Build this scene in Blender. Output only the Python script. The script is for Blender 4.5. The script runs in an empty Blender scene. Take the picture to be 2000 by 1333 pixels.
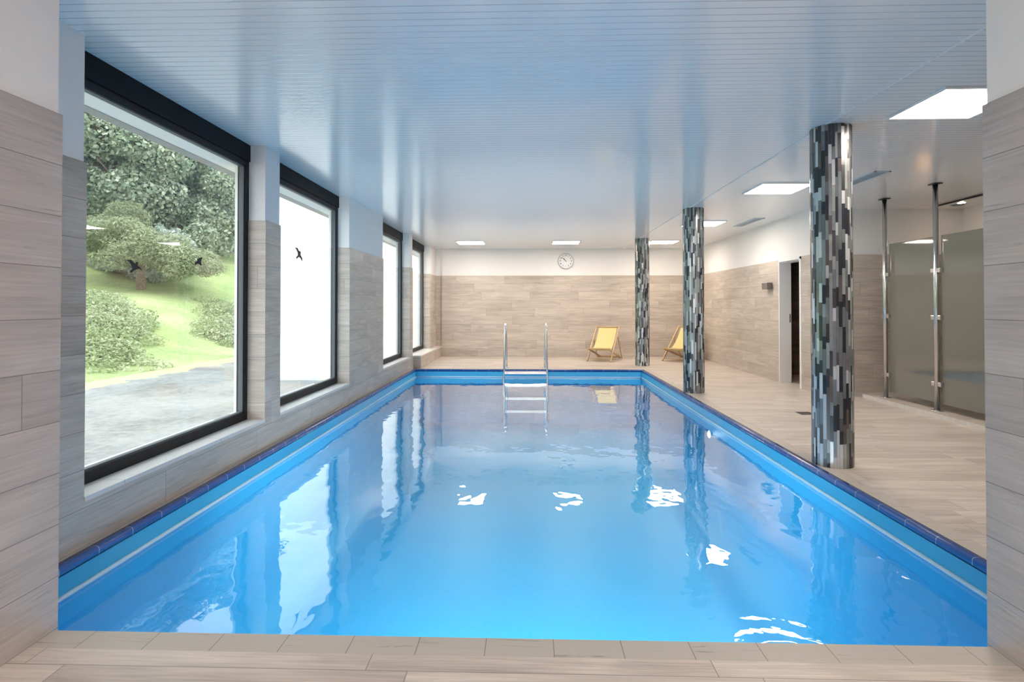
import bpy, math, random
import numpy as np
from mathutils import Vector, Matrix
PI = math.pi
R = math.radians
S = bpy.context.scene
COL = S.collection

# ------------------------------------------------------------------ camera
CEIL = 2.665
cam = bpy.data.cameras.new('camera')
cam.lens = 19.8
cam.sensor_width = 36
cam.shift_y = -0.04075
cam.clip_start = 0.05
cam.clip_end = 400
camo = bpy.data.objects.new('camera', cam)
COL.objects.link(camo)
camo.location = (0, 0, 1.25)
camo.rotation_euler = (R(90 + 0.677), 0, R(1.718))
S.camera = camo

# ------------------------------------------------------------------ world, sun, exposure
S.view_settings.view_transform = 'Standard'
S.view_settings.look = 'None'
S.view_settings.gamma = 1
S.view_settings.use_curve_mapping = False
S.view_settings.exposure = 1.25
S.cycles.diffuse_bounces = 7
S.cycles.transparent_max_bounces = 16
W = bpy.data.worlds.new('overcast_sky')
S.world = W
W.use_nodes = True
wn = W.node_tree
wn.nodes.clear()
wo = wn.nodes.new('ShaderNodeOutputWorld')
bg = wn.nodes.new('ShaderNodeBackground')
ramp = wn.nodes.new('ShaderNodeValToRGB')
tc = wn.nodes.new('ShaderNodeTexCoord')
sx = wn.nodes.new('ShaderNodeSeparateXYZ')
wn.links.new(tc.outputs['Generated'], sx.inputs[0])
wn.links.new(sx.outputs['Z'], ramp.inputs[0])
ramp.color_ramp.elements[0].position = 0.0
ramp.color_ramp.elements[0].color = (0.98, 0.985, 1.0, 1)
ramp.color_ramp.elements[1].position = 0.8
ramp.color_ramp.elements[1].color = (0.82, 0.91, 1.0, 1)
wn.links.new(ramp.outputs[0], bg.inputs[0])
bg.inputs[1].default_value = 1.7
wn.links.new(bg.outputs[0], wo.inputs[0])

sun = bpy.data.lights.new('sun', 'SUN')
sun.energy = 1.1
sun.angle = R(12)
sun.color = (1.0, 0.95, 0.86)
suno = bpy.data.objects.new('sun', sun)
COL.objects.link(suno)
suno.rotation_euler = Vector((0.12, -0.8, 0.85)).to_track_quat('Z', 'Y').to_euler()
LAMP_POWER = 16.5
ADDED_LAMP = 4.0
ADDED_SPOT = 112.0     # watts of each unseen floodlight added under water for the blue glow

# ------------------------------------------------------------------ node helpers
class NT:
    def __init__(s, name):
        s.m = bpy.data.materials.new(name)
        s.m.use_nodes = True
        s.t = s.m.node_tree
        s.t.nodes.clear()
        s.out = s.n('OutputMaterial')
    def n(s, typ, **kw):
        nd = s.t.nodes.new('ShaderNode' + typ)
        for k, v in kw.items():
            setattr(nd, k, v)
        return nd
    def l(s, a, b):
        s.t.links.new(a, b)
    def put(s, inp, v):
        if isinstance(v, bpy.types.NodeSocket):
            s.l(v, inp)
        else:
            inp.default_value = v
    def math(s, op, a, b=None, c=None):
        nd = s.n('Math', operation=op)
        s.put(nd.inputs[0], a)
        if b is not None: s.put(nd.inputs[1], b)
        if c is not None: s.put(nd.inputs[2], c)
        return nd.outputs[0]
    def mix(s, f, a, b, mode='MIX'):
        nd = s.n('Mix', data_type='RGBA', blend_type=mode)
        s.put(nd.inputs[0], f); s.put(nd.inputs[6], a); s.put(nd.inputs[7], b)
        return nd.outputs[2]
    def noise(s, vec, scale, detail=3, rough=.5, dist=0):
        nd = s.n('TexNoise')
        if vec is not None: s.l(vec, nd.inputs['Vector'])
        nd.inputs['Scale'].default_value = scale
        nd.inputs['Detail'].default_value = detail
        nd.inputs['Roughness'].default_value = rough
        nd.inputs['Distortion'].default_value = dist
        return nd.outputs['Fac']
    def ramp(s, f, pts):
        nd = s.n('ValToRGB')
        e = nd.color_ramp.elements
        while len(e) < len(pts): e.new(.5)
        for i, (p, c) in enumerate(pts):
            e[i].position = p; e[i].color = (*c, 1) if len(c) == 3 else c
        s.l(f, nd.inputs[0])
        return nd.outputs[0]
    def bsdf(s, color, rough=.5, metal=0, spec=.5, normal=None, **kw):
        b = s.n('BsdfPrincipled')
        s.put(b.inputs['Base Color'], color if isinstance(color, bpy.types.NodeSocket) else (*color, 1))
        s.put(b.inputs['Roughness'], rough)
        s.put(b.inputs['Metallic'], metal)
        b.inputs['Specular IOR Level'].default_value = spec
        if normal is not None: s.l(normal, b.inputs['Normal'])
        for k, v in kw.items(): s.put(b.inputs[k], v)
        s.l(b.outputs[0], s.out.inputs[0])
        return b
    def schlick(s, f0, normal=None, gain=1.0):
        lw = s.n('LayerWeight'); lw.inputs['Blend'].default_value = .5
        if normal is not None: s.l(normal, lw.inputs['Normal'])
        p = s.math('POWER', lw.outputs['Facing'], 5.0)
        return s.math('MINIMUM', s.math('MULTIPLY', s.math('ADD', s.math('MULTIPLY', p, 1 - f0), f0), gain), 1.0)
    def bump(s, h, strength=.3, dist=.001):
        b = s.n('Bump')
        b.inputs['Strength'].default_value = strength
        b.inputs['Distance'].default_value = dist
        s.l(h, b.inputs['Height'])
        return b.outputs[0]

def simple(name, color, rough=.5, metal=0, spec=.5, var=.04, scale=6):
    t = NT(name)
    c = t.n('TexCoord').outputs['Object']
    f = t.noise(c, scale, 2)
    lo = tuple(max(0, v * (1 - var)) for v in color); hi = tuple(min(1, v * (1 + var)) for v in color)
    t.bsdf(t.ramp(f, [(.3, lo), (.7, hi)]), rough, metal, spec)
    return t.m

def plank_tile(name, dark, light, th, tl, joint, rough=.42, seed=0.0, jw=.003, jcol=(.2, .18, .165), grain=1.0, v0=0.0):
    """wood-look porcelain planks; UV in metres, rows of height th, tiles tl long with a random offset per row"""
    t = NT(name)
    uv = t.n('UVMap').outputs[0]
    sp = t.n('SeparateXYZ'); t.l(uv, sp.inputs[0])
    u, v = sp.outputs[0], sp.outputs[1]
    v = t.math('ADD', v, 200.0 * th - v0)
    vr = t.math('DIVIDE', v, th)
    row = t.math('FLOOR', vr)
    wn1 = t.n('TexWhiteNoise', noise_dimensions='1D'); t.l(t.math('ADD', row, seed + .5), wn1.inputs['W'])
    ur = t.math('ADD', t.math('DIVIDE', u, tl), t.math('ADD', wn1.outputs[0], 50.0))
    colm = t.math('FLOOR', ur)
    cv = t.n('CombineXYZ'); t.l(colm, cv.inputs[0]); t.l(row, cv.inputs[1]); cv.inputs[2].default_value = seed
    wn2 = t.n('TexWhiteNoise', noise_dimensions='3D'); t.l(cv.outputs[0], wn2.inputs['Vector'])
    rnd = wn2.outputs['Value']
    # joint mask
    fv = t.math('FRACT', vr); fu = t.math('FRACT', ur)
    dv = t.math('MULTIPLY', t.math('MINIMUM', fv, t.math('SUBTRACT', 1.0, fv)), th)
    du = t.math('MULTIPLY', t.math('MINIMUM', fu, t.math('SUBTRACT', 1.0, fu)), tl)
    d = t.math('MINIMUM', dv, du)
    jm = t.math('SMOOTHSTEP' if False else 'GREATER_THAN', d, jw / 2)
    # grain: coordinates shifted per tile
    sh = t.math('MULTIPLY', rnd, 37.0)
    gv = t.n('CombineXYZ')
    t.l(t.math('ADD', u, sh), gv.inputs[0]); t.l(t.math('ADD', v, t.math('MULTIPLY', sh, 3.1)), gv.inputs[1]); t.l(sh, gv.inputs[2])
    def stretched(a, b, scale, det, dist=0, rough=.5):
        mp = t.n('Mapping'); t.l(gv.outputs[0], mp.inputs[0]); mp.inputs['Scale'].default_value = (a, b, 1)
        return t.noise(mp.outputs[0], scale, det, rough, dist)
    broad = stretched(.9, 5.5, 1.6, 3, .8)
    fine = stretched(2.0, 60, 1.5, 4, .3, .65)
    streak = stretched(1.0, 16, 1.7, 5, 1.6, .7)
    f = t.math('ADD', t.math('MULTIPLY', broad, .5), t.math('MULTIPLY', fine, .5))
    f = t.math('ADD', f, t.math('MULTIPLY', t.math('SUBTRACT', rnd, .5), .12))
    c = t.ramp(f, [(.5 - .16 * grain - .02, dark), (.5 + .16 * grain, light)])
    stk = t.ramp(streak, [(.30, (1, 1, 1)), (.40, (0, 0, 0))])
    c = t.mix(t.math('MULTIPLY', stk, .42 * grain), c, (*[x * .55 for x in dark], 1))
    c = t.mix(jm, (*jcol, 1), c)
    n = t.bump(t.math('ADD', t.math('MULTIPLY', fine, .15), jm), .35, .0012)
    t.bsdf(c, rough, 0, .45, n)
    return t.m

M = {}
M['wall_tile'] = plank_tile('wood_look_wall_tile', (.36, .305, .26), (.60, .53, .465), .2, 1.2, .003, .40, 3.0)
M['pier_tile'] = plank_tile('wood_look_pier_tile', (.335, .30, .285), (.55, .50, .475), .2, 1.2, .003, .45, 11.0, grain=1.25)
M['floor_tile'] = plank_tile('wood_look_floor_tile', (.38, .32, .275), (.66, .58, .51), .2, 1.2, .003, .36, 7.0, v0=.13)
M['coping_tile'] = plank_tile('beige_coping_tile', (.43, .39, .34), (.50, .455, .40), 10, .25, .004, .45, 2.0, grain=2.5, v0=5.0)
M['coping_side'] = plank_tile('beige_side_coping_tile', (.47, .41, .35), (.54, .475, .41), 10, .25, .004, .45, 2.0, grain=2.5, v0=5.0)
M['sill_tile'] = plank_tile('overlit_pale_sill_tile', (.60, .56, .53), (.74, .70, .67), 10, 1.0, .003, .35, 5.0, grain=2.0, v0=5.0)  # pale tile, with overexposure by the window put into its colour
M['plaster'] = simple('white_plaster', (.79, .775, .765), .75, var=.015, scale=2)
M['white_paint'] = simple('white_door_paint', (.78, .77, .77), .4, var=.01)
M['dark_frame'] = simple('anthracite_frame', (.010, .011, .014), .5, 0, .25)
M['dark_header'] = simple('anthracite_panel', (.006, .007, .010), .6, 0, .2)
M['seal'] = simple('grey_rubber_seal', (.09, .10, .11), .5)
M['steel'] = simple('brushed_stainless_steel', (.62, .61, .60), .22, 1.0)
M['steel_pool'] = simple('polished_stainless_steel', (.72, .72, .73), .16, 1.0)
M['black_metal'] = simple('dark_bracket', (.05, .05, .05), .4, .6)
M['wood'] = simple('pale_beech', (.55, .38, .21), .5, var=.15, scale=30)
M['yellow'] = simple('yellow_canvas', (.66, .545, .25), .85, var=.05, scale=60)
M['stone_edge'] = simple('pale_stone_edge', (.58, .55, .51), .5, var=.08, scale=20)
M['render_out'] = simple('white_render', (.86, .86, .85), .85, var=.01)
M['lamp_box'] = simple('grey_lamp_housing', (.17, .155, .14), .4, .3)
M['dark_wood'] = plank_tile('dark_cabin_wood', (.10, .065, .042), (.22, .145, .095), .12, 2.4, .003, .5, 9.0)
M['grille_w'] = simple('white_grille', (.62, .66, .70), .4)
M['grille_d'] = simple('grille_shadow_gap', (.16, .20, .25), .5)
M['clock_face'] = simple('clock_dial', (.74, .75, .76), .35, var=.01)
M['clock_rim'] = simple('clock_rim_silver', (.50, .51, .52), .3, .8)
M['black'] = simple('matt_black', (.02, .02, .022), .5)
M['sticker'] = simple('brown_black_sticker', (.035, .022, .022), .6)
M['trunk'] = simple('bark', (.16, .12, .085), .9, var=.4, scale=9)
M['rubber'] = simple('grey_rubber', (.12, .12, .12), .7)
M['white_plastic'] = simple('white_plastic', (.85, .87, .88), .25, var=.01)

def emit(name, col, st):
    t = NT(name); e = t.n('Emission'); e.inputs[0].default_value = (*col, 1); e.inputs[1].default_value = st
    t.l(e.outputs[0], t.out.inputs[0]); return t.m
M['led'] = emit('led_diffuser', (1.0, .875, .75), LAMP_POWER)
M['spot'] = emit('downlight_glow', (1.0, .85, .68), 25)
M['warm'] = emit('warm_lamp_glow', (1.0, .55, .25), 5)

# ceiling slats: pitch 62.5 mm, running across the room
t = NT('white_metal_slats')
uv = t.n('UVMap').outputs[0]
sp = t.n('SeparateXYZ'); t.l(uv, sp.inputs[0])
fr = t.math('FRACT', t.math('DIVIDE', t.math('ADD', sp.outputs[1], 10.0), .0625))
dd = t.math('MINIMUM', fr, t.math('SUBTRACT', 1.0, fr))
gap = t.ramp(dd, [(.03, (.52, .54, .56)), (.065, (.88, .88, .88))])
slatrow = t.math('FLOOR', t.math('DIVIDE', t.math('ADD', sp.outputs[1], 10.0), .0625))
wnz = t.n('TexWhiteNoise', noise_dimensions='1D'); t.l(slatrow, wnz.inputs['W'])
cvx = t.n('CombineXYZ'); t.l(t.math('MULTIPLY', sp.outputs[0], .7), cvx.inputs[0]); t.l(t.math('MULTIPLY', wnz.outputs[0], 9.0), cvx.inputs[1])
wav = t.noise(cvx.outputs[0], 1.3, 2)
hgt = t.math('ADD', t.math('MULTIPLY', t.math('MINIMUM', dd, .1), 10.0), t.math('MULTIPLY', wav, 1.0))
t.bsdf(gap, .15, 0, .95, t.bump(hgt, .25, .002))
M['ceiling'] = t.m

# pool lining and navy nosing tiles
M['liner'] = simple('blue_pool_lining', (.06, .465, .79), .35, var=.015, scale=1.5)
M['waterline_pale'] = simple('pale_blue_waterline_strip', (.60, .82, .94), .3, var=.01)
t = NT('navy_glazed_nosing')
uv = t.n('UVMap').outputs[0]
sp = t.n('SeparateXYZ'); t.l(uv, sp.inputs[0])
fr = t.math('FRACT', t.math('DIVIDE', t.math('ADD', sp.outputs[0], 10.0), .25))
dd = t.math('MINIMUM', fr, t.math('SUBTRACT', 1.0, fr))
c = t.ramp(dd, [(.006, (.33, .38, .48)), (.010, (.015, .075, .30))])
t.bsdf(c, .14, 0, .6)
M['navy'] = t.m

# water: clear tinted surface with Fresnel reflection and small waves
t = NT('pool_water_surface')
pos = t.n('NewGeometry').outputs['Position']
mp = t.n('Mapping'); t.l(pos, mp.inputs[0]); mp.inputs['Scale'].default_value = (1.0, .75, 1)
n1 = t.noise(mp.outputs[0], .9, 2, .45)
n2 = t.noise(mp.outputs[0], 4.2, 2, .5)
vm = t.n('VectorMath', operation='DISTANCE'); t.l(pos, vm.inputs[0]); vm.inputs[1].default_value = (1.05, 2.25, -.16)
dist = vm.outputs['Value']
ringw = t.math('MULTIPLY', t.math('SINE', t.math('ADD', t.math('MULTIPLY', dist, 62.0), t.math('MULTIPLY', t.noise(pos, 3.0, 2), 7.0))), t.math('MAXIMUM', 0.0, t.math('SUBTRACT', 1.0, t.math('MULTIPLY', dist, 1.25))))
vm2 = t.n('VectorMath', operation='DISTANCE'); t.l(pos, vm2.inputs[0]); vm2.inputs[1].default_value = (1.7, 3.6, -.16)
calm = t.math('MAXIMUM', 0.0, t.math('SUBTRACT', 1.0, t.math('MULTIPLY', vm2.outputs['Value'], .55)))
n3 = t.noise(mp.outputs[0], 9.0, 2, .5)
h = t.math('ADD', t.math('MULTIPLY', n1, 1.0), t.math('MULTIPLY', n2, .30))
h = t.math('ADD', h, t.math('MULTIPLY', t.math('MULTIPLY', ringw, t.math('POWER', t.noise(pos, 11.0, 2), 2.0)), .20))
h = t.math('ADD', h, t.math('MULTIPLY', n3, t.math('ADD', t.math('MULTIPLY', calm, .05), .018)))
bp = t.bump(h, 1.0, .013)
fz = t.schlick(.022, bp, 1.5)
gl = t.n('BsdfGlossy'); gl.inputs['Roughness'].default_value = .0; gl.inputs['Color'].default_value = (1, 1, 1, 1); t.l(bp, gl.inputs['Normal'])
tr = t.n('BsdfTransparent'); tr.inputs['Color'].default_value = (.80, .975, .995, 1)
mx = t.n('MixShader'); t.l(fz, mx.inputs[0]); t.l(tr.outputs[0], mx.inputs[1]); t.l(gl.outputs[0], mx.inputs[2])
t.l(mx.outputs[0], t.out.inputs[0])
M['water'] = t.m

def pane_mat(name, tint, ior=1.45):
    t = NT(name)
    fz = t.schlick(.04)
    gl = t.n('BsdfGlossy'); gl.inputs['Roughness'].default_value = 0; gl.inputs['Color'].default_value = (1, 1, 1, 1)
    tr = t.n('BsdfTransparent'); tr.inputs['Color'].default_value = (*tint, 1)
    mx = t.n('MixShader'); t.l(fz, mx.inputs[0]); t.l(tr.outputs[0], mx.inputs[1]); t.l(gl.outputs[0], mx.inputs[2])
    t.l(mx.outputs[0], t.out.inputs[0]); return t.m
M['glass'] = pane_mat('window_glass', (.96, .985, .975))

t = NT('frosted_glass')
fz = t.schlick(.06, None, 1.5)
gl = t.n('BsdfGlossy'); gl.inputs['Roughness'].default_value = .03
df = t.n('BsdfDiffuse'); df.inputs['Color'].default_value = (.27, .27, .235, 1)
tl_ = t.n('BsdfTranslucent'); tl_.inputs['Color'].default_value = (.56, .56, .50, 1)
m1 = t.n('MixShader'); m1.inputs[0].default_value = .55; t.l(df.outputs[0], m1.inputs[1]); t.l(tl_.outputs[0], m1.inputs[2])
m2 = t.n('MixShader'); t.l(fz, m2.inputs[0]); t.l(m1.outputs[0], m2.inputs[1]); t.l(gl.outputs[0], m2.inputs[2])
t.l(m2.outputs[0], t.out.inputs[0])
M['frosted'] = t.m

def leafmat(name, c1, c2, c3):
    t = NT(name)
    at = t.n('Attribute', attribute_name='tone')
    c = t.ramp(at.outputs['Fac'], [(0, c1), (.5, c2), (1, c3)])
    d = t.n('BsdfDiffuse'); t.l(c, d.inputs[0])
    tr = t.n('BsdfTranslucent'); t.l(c, tr.inputs[0])
    mx = t.n('MixShader'); mx.inputs[0].default_value = .35
    t.l(d.outputs[0], mx.inputs[1]); t.l(tr.outputs[0], mx.inputs[2]); t.l(mx.outputs[0], t.out.inputs[0])
    return t.m
M['leaf_mid'] = leafmat('hazed_broad_leaves', (.10, .145, .09), (.28, .34, .24), (.66, .69, .56))  # haze greys and whitish sunlit highlights put into the leaf colours
M['leaf_cool'] = leafmat('hazed_cool_leaves', (.12, .165, .14), (.32, .385, .33), (.72, .74, .69))  # cooler leaves, their grey and pale tones stand in for haze
M['leaf_pine'] = leafmat('pine_needles', (.12, .15, .08), (.28, .32, .19), (.52, .55, .38))
M['leaf_cover'] = leafmat('ground_cover_leaves', (.18, .24, .11), (.33, .38, .22), (.56, .57, .42))
t = NT('mown_grass')
pos = t.n('TexCoord').outputs['Object']
f = t.math('ADD', t.math('MULTIPLY', t.noise(pos, .35, 3), .5), t.math('MULTIPLY', t.noise(pos, 6.0, 4, .7), .5))
c = t.ramp(f, [(.35, (.17, .25, .09)), (.5, (.27, .33, .14)), (.65, (.38, .40, .22))])
t.bsdf(c, .9, 0, .2, t.bump(t.noise(pos, 9, 3), .8, .05))
M['grass'] = t.m
t = NT('weathered_patio_concrete')
pos = t.n('TexCoord').outputs['Object']
sp = t.n('SeparateXYZ'); t.l(pos, sp.inputs[0])
f = t.math('ADD', t.math('MULTIPLY', t.noise(pos, .6, 3), .5), t.math('MULTIPLY', t.noise(pos, 7.0, 5, .75), .5))
c = t.ramp(f, [(.33, (.13, .125, .115)), (.5, (.24, .232, .22)), (.66, (.31, .30, .285))])
frx = t.math('FRACT', t.math('DIVIDE', t.math('ADD', sp.outputs[0], 100.3), 1.6)); fry = t.math('FRACT', t.math('DIVIDE', t.math('ADD', sp.outputs[1], 100), 3.1))
jx = t.math('MINIMUM', frx, t.math('SUBTRACT', 1.0, frx)); jy = t.math('MINIMUM', fry, t.math('SUBTRACT', 1.0, fry))
jj = t.math('MINIMUM', t.math('MULTIPLY', jx, 1.6), t.math('MULTIPLY', jy, 3.1))
jm = t.math('LESS_THAN', jj, t.math('MULTIPLY', t.noise(pos, 3.0, 3), .045))
c = t.mix(t.math('MULTIPLY', jm, .6), c, (.27, .28, .20, 1))
mossy = t.ramp(t.math('ADD', sp.outputs[0], t.math('MULTIPLY', t.noise(pos, .8, 3), 1.5)), [(0, (1, 1, 1)), (1, (1, 1, 1))])
edge = t.math('MULTIPLY', t.math('LESS_THAN', t.math('ADD', sp.outputs[0], t.math('MULTIPLY', t.noise(pos, 1.5, 3), 1.6)), -9.5), .6)
c = t.mix(edge, c, (.55, .46, .20, 1))
t.bsdf(c, .9, 0, .2)
M['patio'] = t.m

# ------------------------------------------------------------------ mesh helper
class MB:
    def __init__(s):
        s.v = []; s.f = []; s.uv = []; s.mi = []; s.sm = []
    def face(s, pts, uv=None, mi=0, smooth=False):
        b = len(s.v); s.v += [tuple(p) for p in pts]; s.f.append(tuple(range(b, b + len(pts))))
        if uv is None:
            n = (Vector(pts[1]) - Vector(pts[0])).cross(Vector(pts[2]) - Vector(pts[1]))
            a = [abs(x) for x in n]
            if a[0] >= a[1] and a[0] >= a[2]: uv = [(p[1], p[2]) for p in pts]
            elif a[1] >= a[2]: uv = [(p[0], p[2]) for p in pts]
            else: uv = [(p[0], p[1]) for p in pts]
        s.uv.append(uv); s.mi.append(mi); s.sm.append(smooth)
    def box(s, x0, x1, y0, y1, z0, z1, mi=0, skip='', top=None, mat=None, flipuv=False):
        P = lambda x, y, z: (mat @ Vector((x, y, z))) if mat is not None else (x, y, z)
        F = {'-x': [(x0, y1, z0), (x0, y0, z0), (x0, y0, z1), (x0, y1, z1)], '+x': [(x1, y0, z0), (x1, y1, z0), (x1, y1, z1), (x1, y0, z1)],
             '-y': [(x0, y0, z0), (x1, y0, z0), (x1, y0, z1), (x0, y0, z1)], '+y': [(x1, y1, z0), (x0, y1, z0), (x0, y1, z1), (x1, y1, z1)],
             '-z': [(x0, y1, z0), (x1, y1, z0), (x1, y0, z0), (x0, y0, z0)], '+z': [(x0, y0, z1), (x1, y0, z1), (x1, y1, z1), (x0, y1, z1)]}
        for k, q in F.items():
            if k in skip.split(): continue
            uv = None
            if k in ('-z', '+z') and flipuv: uv = [(p[1], p[0]) for p in q]
            m_ = mi
            if k == '+z' and top is not None: m_ = top
            s.face([P(*p) for p in q], uv, m_)
    def tube(s, pts, r, n=12, mi=0, cap=True):
        pts = [Vector(p) for p in pts]
        rr = r if isinstance(r, (list, tuple)) else [r] * len(pts)
        rings = []
        up = None
        for i, p in enumerate(pts):
            d = (pts[min(i + 1, len(pts) - 1)] - pts[max(i - 1, 0)]).normalized()
            if up is None:
                up = Vector((0, 0, 1)) if abs(d.z) < .9 else Vector((0, 1, 0))
            a = d.cross(up).normalized(); b = a.cross(d).normalized(); up = b
            rings.append([p + (a * math.cos(2 * PI * k / n) + b * math.sin(2 * PI * k / n)) * rr[i] for k in range(n)])
        for i in range(len(pts) - 1):
            for k in range(n):
                k2 = (k + 1) % n
                s.face([rings[i][k], rings[i + 1][k], rings[i + 1][k2], rings[i][k2]], mi=mi, smooth=True)
        if cap:
            s.face(rings[0], mi=mi); s.face(rings[-1][::-1], mi=mi)
    def cyl(s, c, axis, r, h, n=24, mi=0):
        c = Vector(c); a = Vector(axis).normalized()
        s.tube([c, c + a * h], r, n, mi)
    def bar(s, a, b, w, t, mi=0, side=None):
        """rectangular bar from a to b; w along side vector, t across"""
        a = Vector(a); b = Vector(b); d = (b - a).normalized()
        sd = Vector(side).normalized() if side is not None else d.cross(Vector((0, 0, 1))).normalized()
        n = d.cross(sd).normalized()
        L = (b - a).length
        m = Matrix((( d.x, sd.x, n.x, a.x), (d.y, sd.y, n.y, a.y), (d.z, sd.z, n.z, a.z), (0, 0, 0, 1)))
        s.box(0, L, -w / 2, w / 2, -t / 2, t / 2, mi, mat=m)
    def build(s, name, mats, parent=None, bevel=0, merge=True, struct=False):
        me = bpy.data.meshes.new(name)
        me.from_pydata([tuple(p) for p in s.v], [], s.f)
        if not isinstance(mats, (list, tuple)): mats = [mats]
        for m in mats: me.materials.append(m)
        uvl = me.uv_layers.new(name='UVMap')
        uvl.data.foreach_set('uv', [c for u in s.uv for p in u for c in p])
        me.polygons.foreach_set('material_index', s.mi)
        me.polygons.foreach_set('use_smooth', s.sm)
        me.update()
        if merge:
            import bmesh
            bm = bmesh.new(); bm.from_mesh(me)
            bmesh.ops.remove_doubles(bm, verts=bm.verts, dist=1e-5)
            bmesh.ops.recalc_face_normals(bm, faces=bm.faces) if bevel >= 0 else None
            bm.to_mesh(me); bm.free()
        o = bpy.data.objects.new(name, me)
        COL.objects.link(o)
        if bevel > 0:
            md = o.modifiers.new('bevel', 'BEVEL'); md.width = bevel; md.segments = 2; md.limit_method = 'ANGLE'; md.angle_limit = R(50)
        if parent is not None:
            o.parent = parent
        if struct: o['kind'] = 'structure'
        return o

def tag(o, label=None, cat=None, group=None, kind=None):
    if label: o['label'] = label
    if cat: o['category'] = cat
    if group: o['group'] = group
    if kind: o['kind'] = kind
    return o
def empty(name, loc, rz=0):
    o = bpy.data.objects.new(name, None); o.empty_display_size = .1
    COL.objects.link(o); o.location = loc; o.rotation_euler = (0, 0, rz)
    return o
def copy_tree(o, parent=None):
    c = o.copy(); COL.objects.link(c); c.parent = parent
    for ch in list(o.children): copy_tree(ch, c)
    return c

# ------------------------------------------------------------------ floor and pool
PX0, PX1, PY0, PY1 = -2.235, 2.20, 2.13, 11.085     # inner faces of the basin
WZ = -.16
NL, NR, NF = -2.285, 2.25, 11.135                   # outer edges of the navy nosing
ZB = -1.55
b = MB()
def fq(x0, x1, y0, y1, mi=0, z=0.0, swap=False):
    q = [(x0, y0, z), (x1, y0, z), (x1, y1, z), (x0, y1, z)]
    b.face(q, [(p[1], p[0]) if swap else (p[0], p[1]) for p in q], mi)
    b.face([(p[0], p[1], z - .2) for p in q][::-1], None, mi)
fq(-1.84, 1.71, -3.2, 2.02)
fq(-2.31, 1.71, 2.02, 2.13, 1)                       # near coping row
fq(NR + .115, 6.3, 2.13, 14.0)
fq(1.71, 6.3, 2.02, 2.13)
fq(NR, NR + .115, 2.13, NF + .115, 2, swap=True)     # right coping
fq(-2.31, NR, NF, NF + .115, 2)                      # far coping
fq(-2.31, NL, 2.13, NF, 2, swap=True)                # left strip
fq(-2.31, NR + .115, NF + .115, 14.0)
b.build('floor', [M['floor_tile'], M['coping_tile'], M['coping_side']], bevel=-1, struct=True)

pool = empty('swimming_pool', (0, 6.6, WZ))
tag(pool, 'long rectangular indoor swimming pool with light blue lining and navy tiled rim', 'pool')
def pchild(b, name, mats, label=None, **k):
    o = b.build(name, mats, None, **k)
    o.parent = pool; o.matrix_parent_inverse = Matrix.Translation((0, -6.6, -WZ))
    if label: o['label'] = label
    return o
b = MB()
zt = -.04
ZF = -1.05
def section(y, zb):
    r = .38
    P_ = [(PX0, zt)] + [(PX0 + r - r * math.cos(k * PI / 16), zb + r - r * math.sin(k * PI / 16)) for k in range(9)]
    P_ += [(PX1 - r + r * math.sin(k * PI / 16), zb + r - r * math.cos(k * PI / 16)) for k in range(9)] + [(PX1, zt)]
    return [(x, y, z) for x, z in P_]
SA, SB = section(PY0, ZB), section(PY1, ZF)
for k in range(len(SA) - 1):
    b.face([SA[k], SA[k + 1], SB[k + 1], SB[k]], smooth=True)
b.face([(PX0, PY0, ZB), (PX1, PY0, ZB), (PX1, PY0, zt), (PX0, PY0, zt)])
b.face([(PX0 - .05, PY0, -.06), (PX1 + .05, PY0, -.06), (PX1 + .05, PY0, -.0005), (PX0 - .05, PY0, -.0005)])
b.face([(PX1, PY1, ZF), (PX0, PY1, ZF), (PX0, PY1, zt), (PX1, PY1, zt)])
# thick shell behind the lining
basin = pchild(b, 'basin', M['liner'], bevel=-1)
def nosing(p0, p1, out):
    """rounded nosing tile row along p0->p1; out = horizontal direction away from the water"""
    b = MB(); p0 = Vector(p0); p1 = Vector(p1); out = Vector(out); d = (p1 - p0); L = d.length; d.normalize()
    prof = [(.05, -.02), (.05, .0005), (.016, .0005)]
    for k in range(1, 6):
        a = PI / 2 * k / 5
        prof.append((.016 - .016 * math.sin(a), .0005 - .016 + .016 * math.cos(a)))
    prof += [(0, -.045), (.006, -.047), (.012, -.045)]
    for i in range(len(prof) - 1):
        (a, z0), (c, z1) = prof[i], prof[i + 1]
        q = [p0 + out * a + Vector((0, 0, z0)), p1 + out * a + Vector((0, 0, z0)), p1 + out * c + Vector((0, 0, z1)), p0 + out * c + Vector((0, 0, z1))]
        b.face(q, [(0, 0), (L, 0), (L, 1), (0, 1)], 0, True)
    return b
pchild(nosing((PX0, PY0, 0), (PX0, PY1 + .05, 0), (-1, 0, 0)), 'nosing_tiles', M['navy'])
pchild(nosing((PX1, PY0, 0), (PX1, PY1 + .05, 0), (1, 0, 0)), 'nosing_tiles', M['navy'])
pchild(nosing((PX0 - .05, PY1, 0), (PX1 + .05, PY1, 0), (0, 1, 0)), 'nosing_tiles', M['navy'])
b = MB()
for a, c in (((PX0 + .004, PY0, WZ + .012), (PX0 + .004, PY1, WZ + .012)), ((PX1 - .004, PY0, WZ + .012), (PX1 - .004, PY1, WZ + .012)),
             ((PX0, PY1 - .004, WZ + .012), (PX1, PY1 - .004, WZ + .012)), ((PX0, PY0 + .004, WZ + .012), (PX1, PY0 + .004, WZ + .012))):
    b.tube([a, c], .012, 8)
pchild(b, 'waterline_strip', M['waterline_pale'], 'pale blue strip just above the water')  # thin pale tubes along the waterline
b = MB()
b.tube([(PX1, 6.93, -.31), (PX1 - .012, 6.93, -.31)], .05, 20)
M['pool_lamp'] = emit('underwater_lamp_glow', (.95, .97, 1.0), 9)
M['added_pool_lamp'] = emit('added_pool_lamp_glow', (.95, .97, 1.0), ADDED_LAMP)
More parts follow.
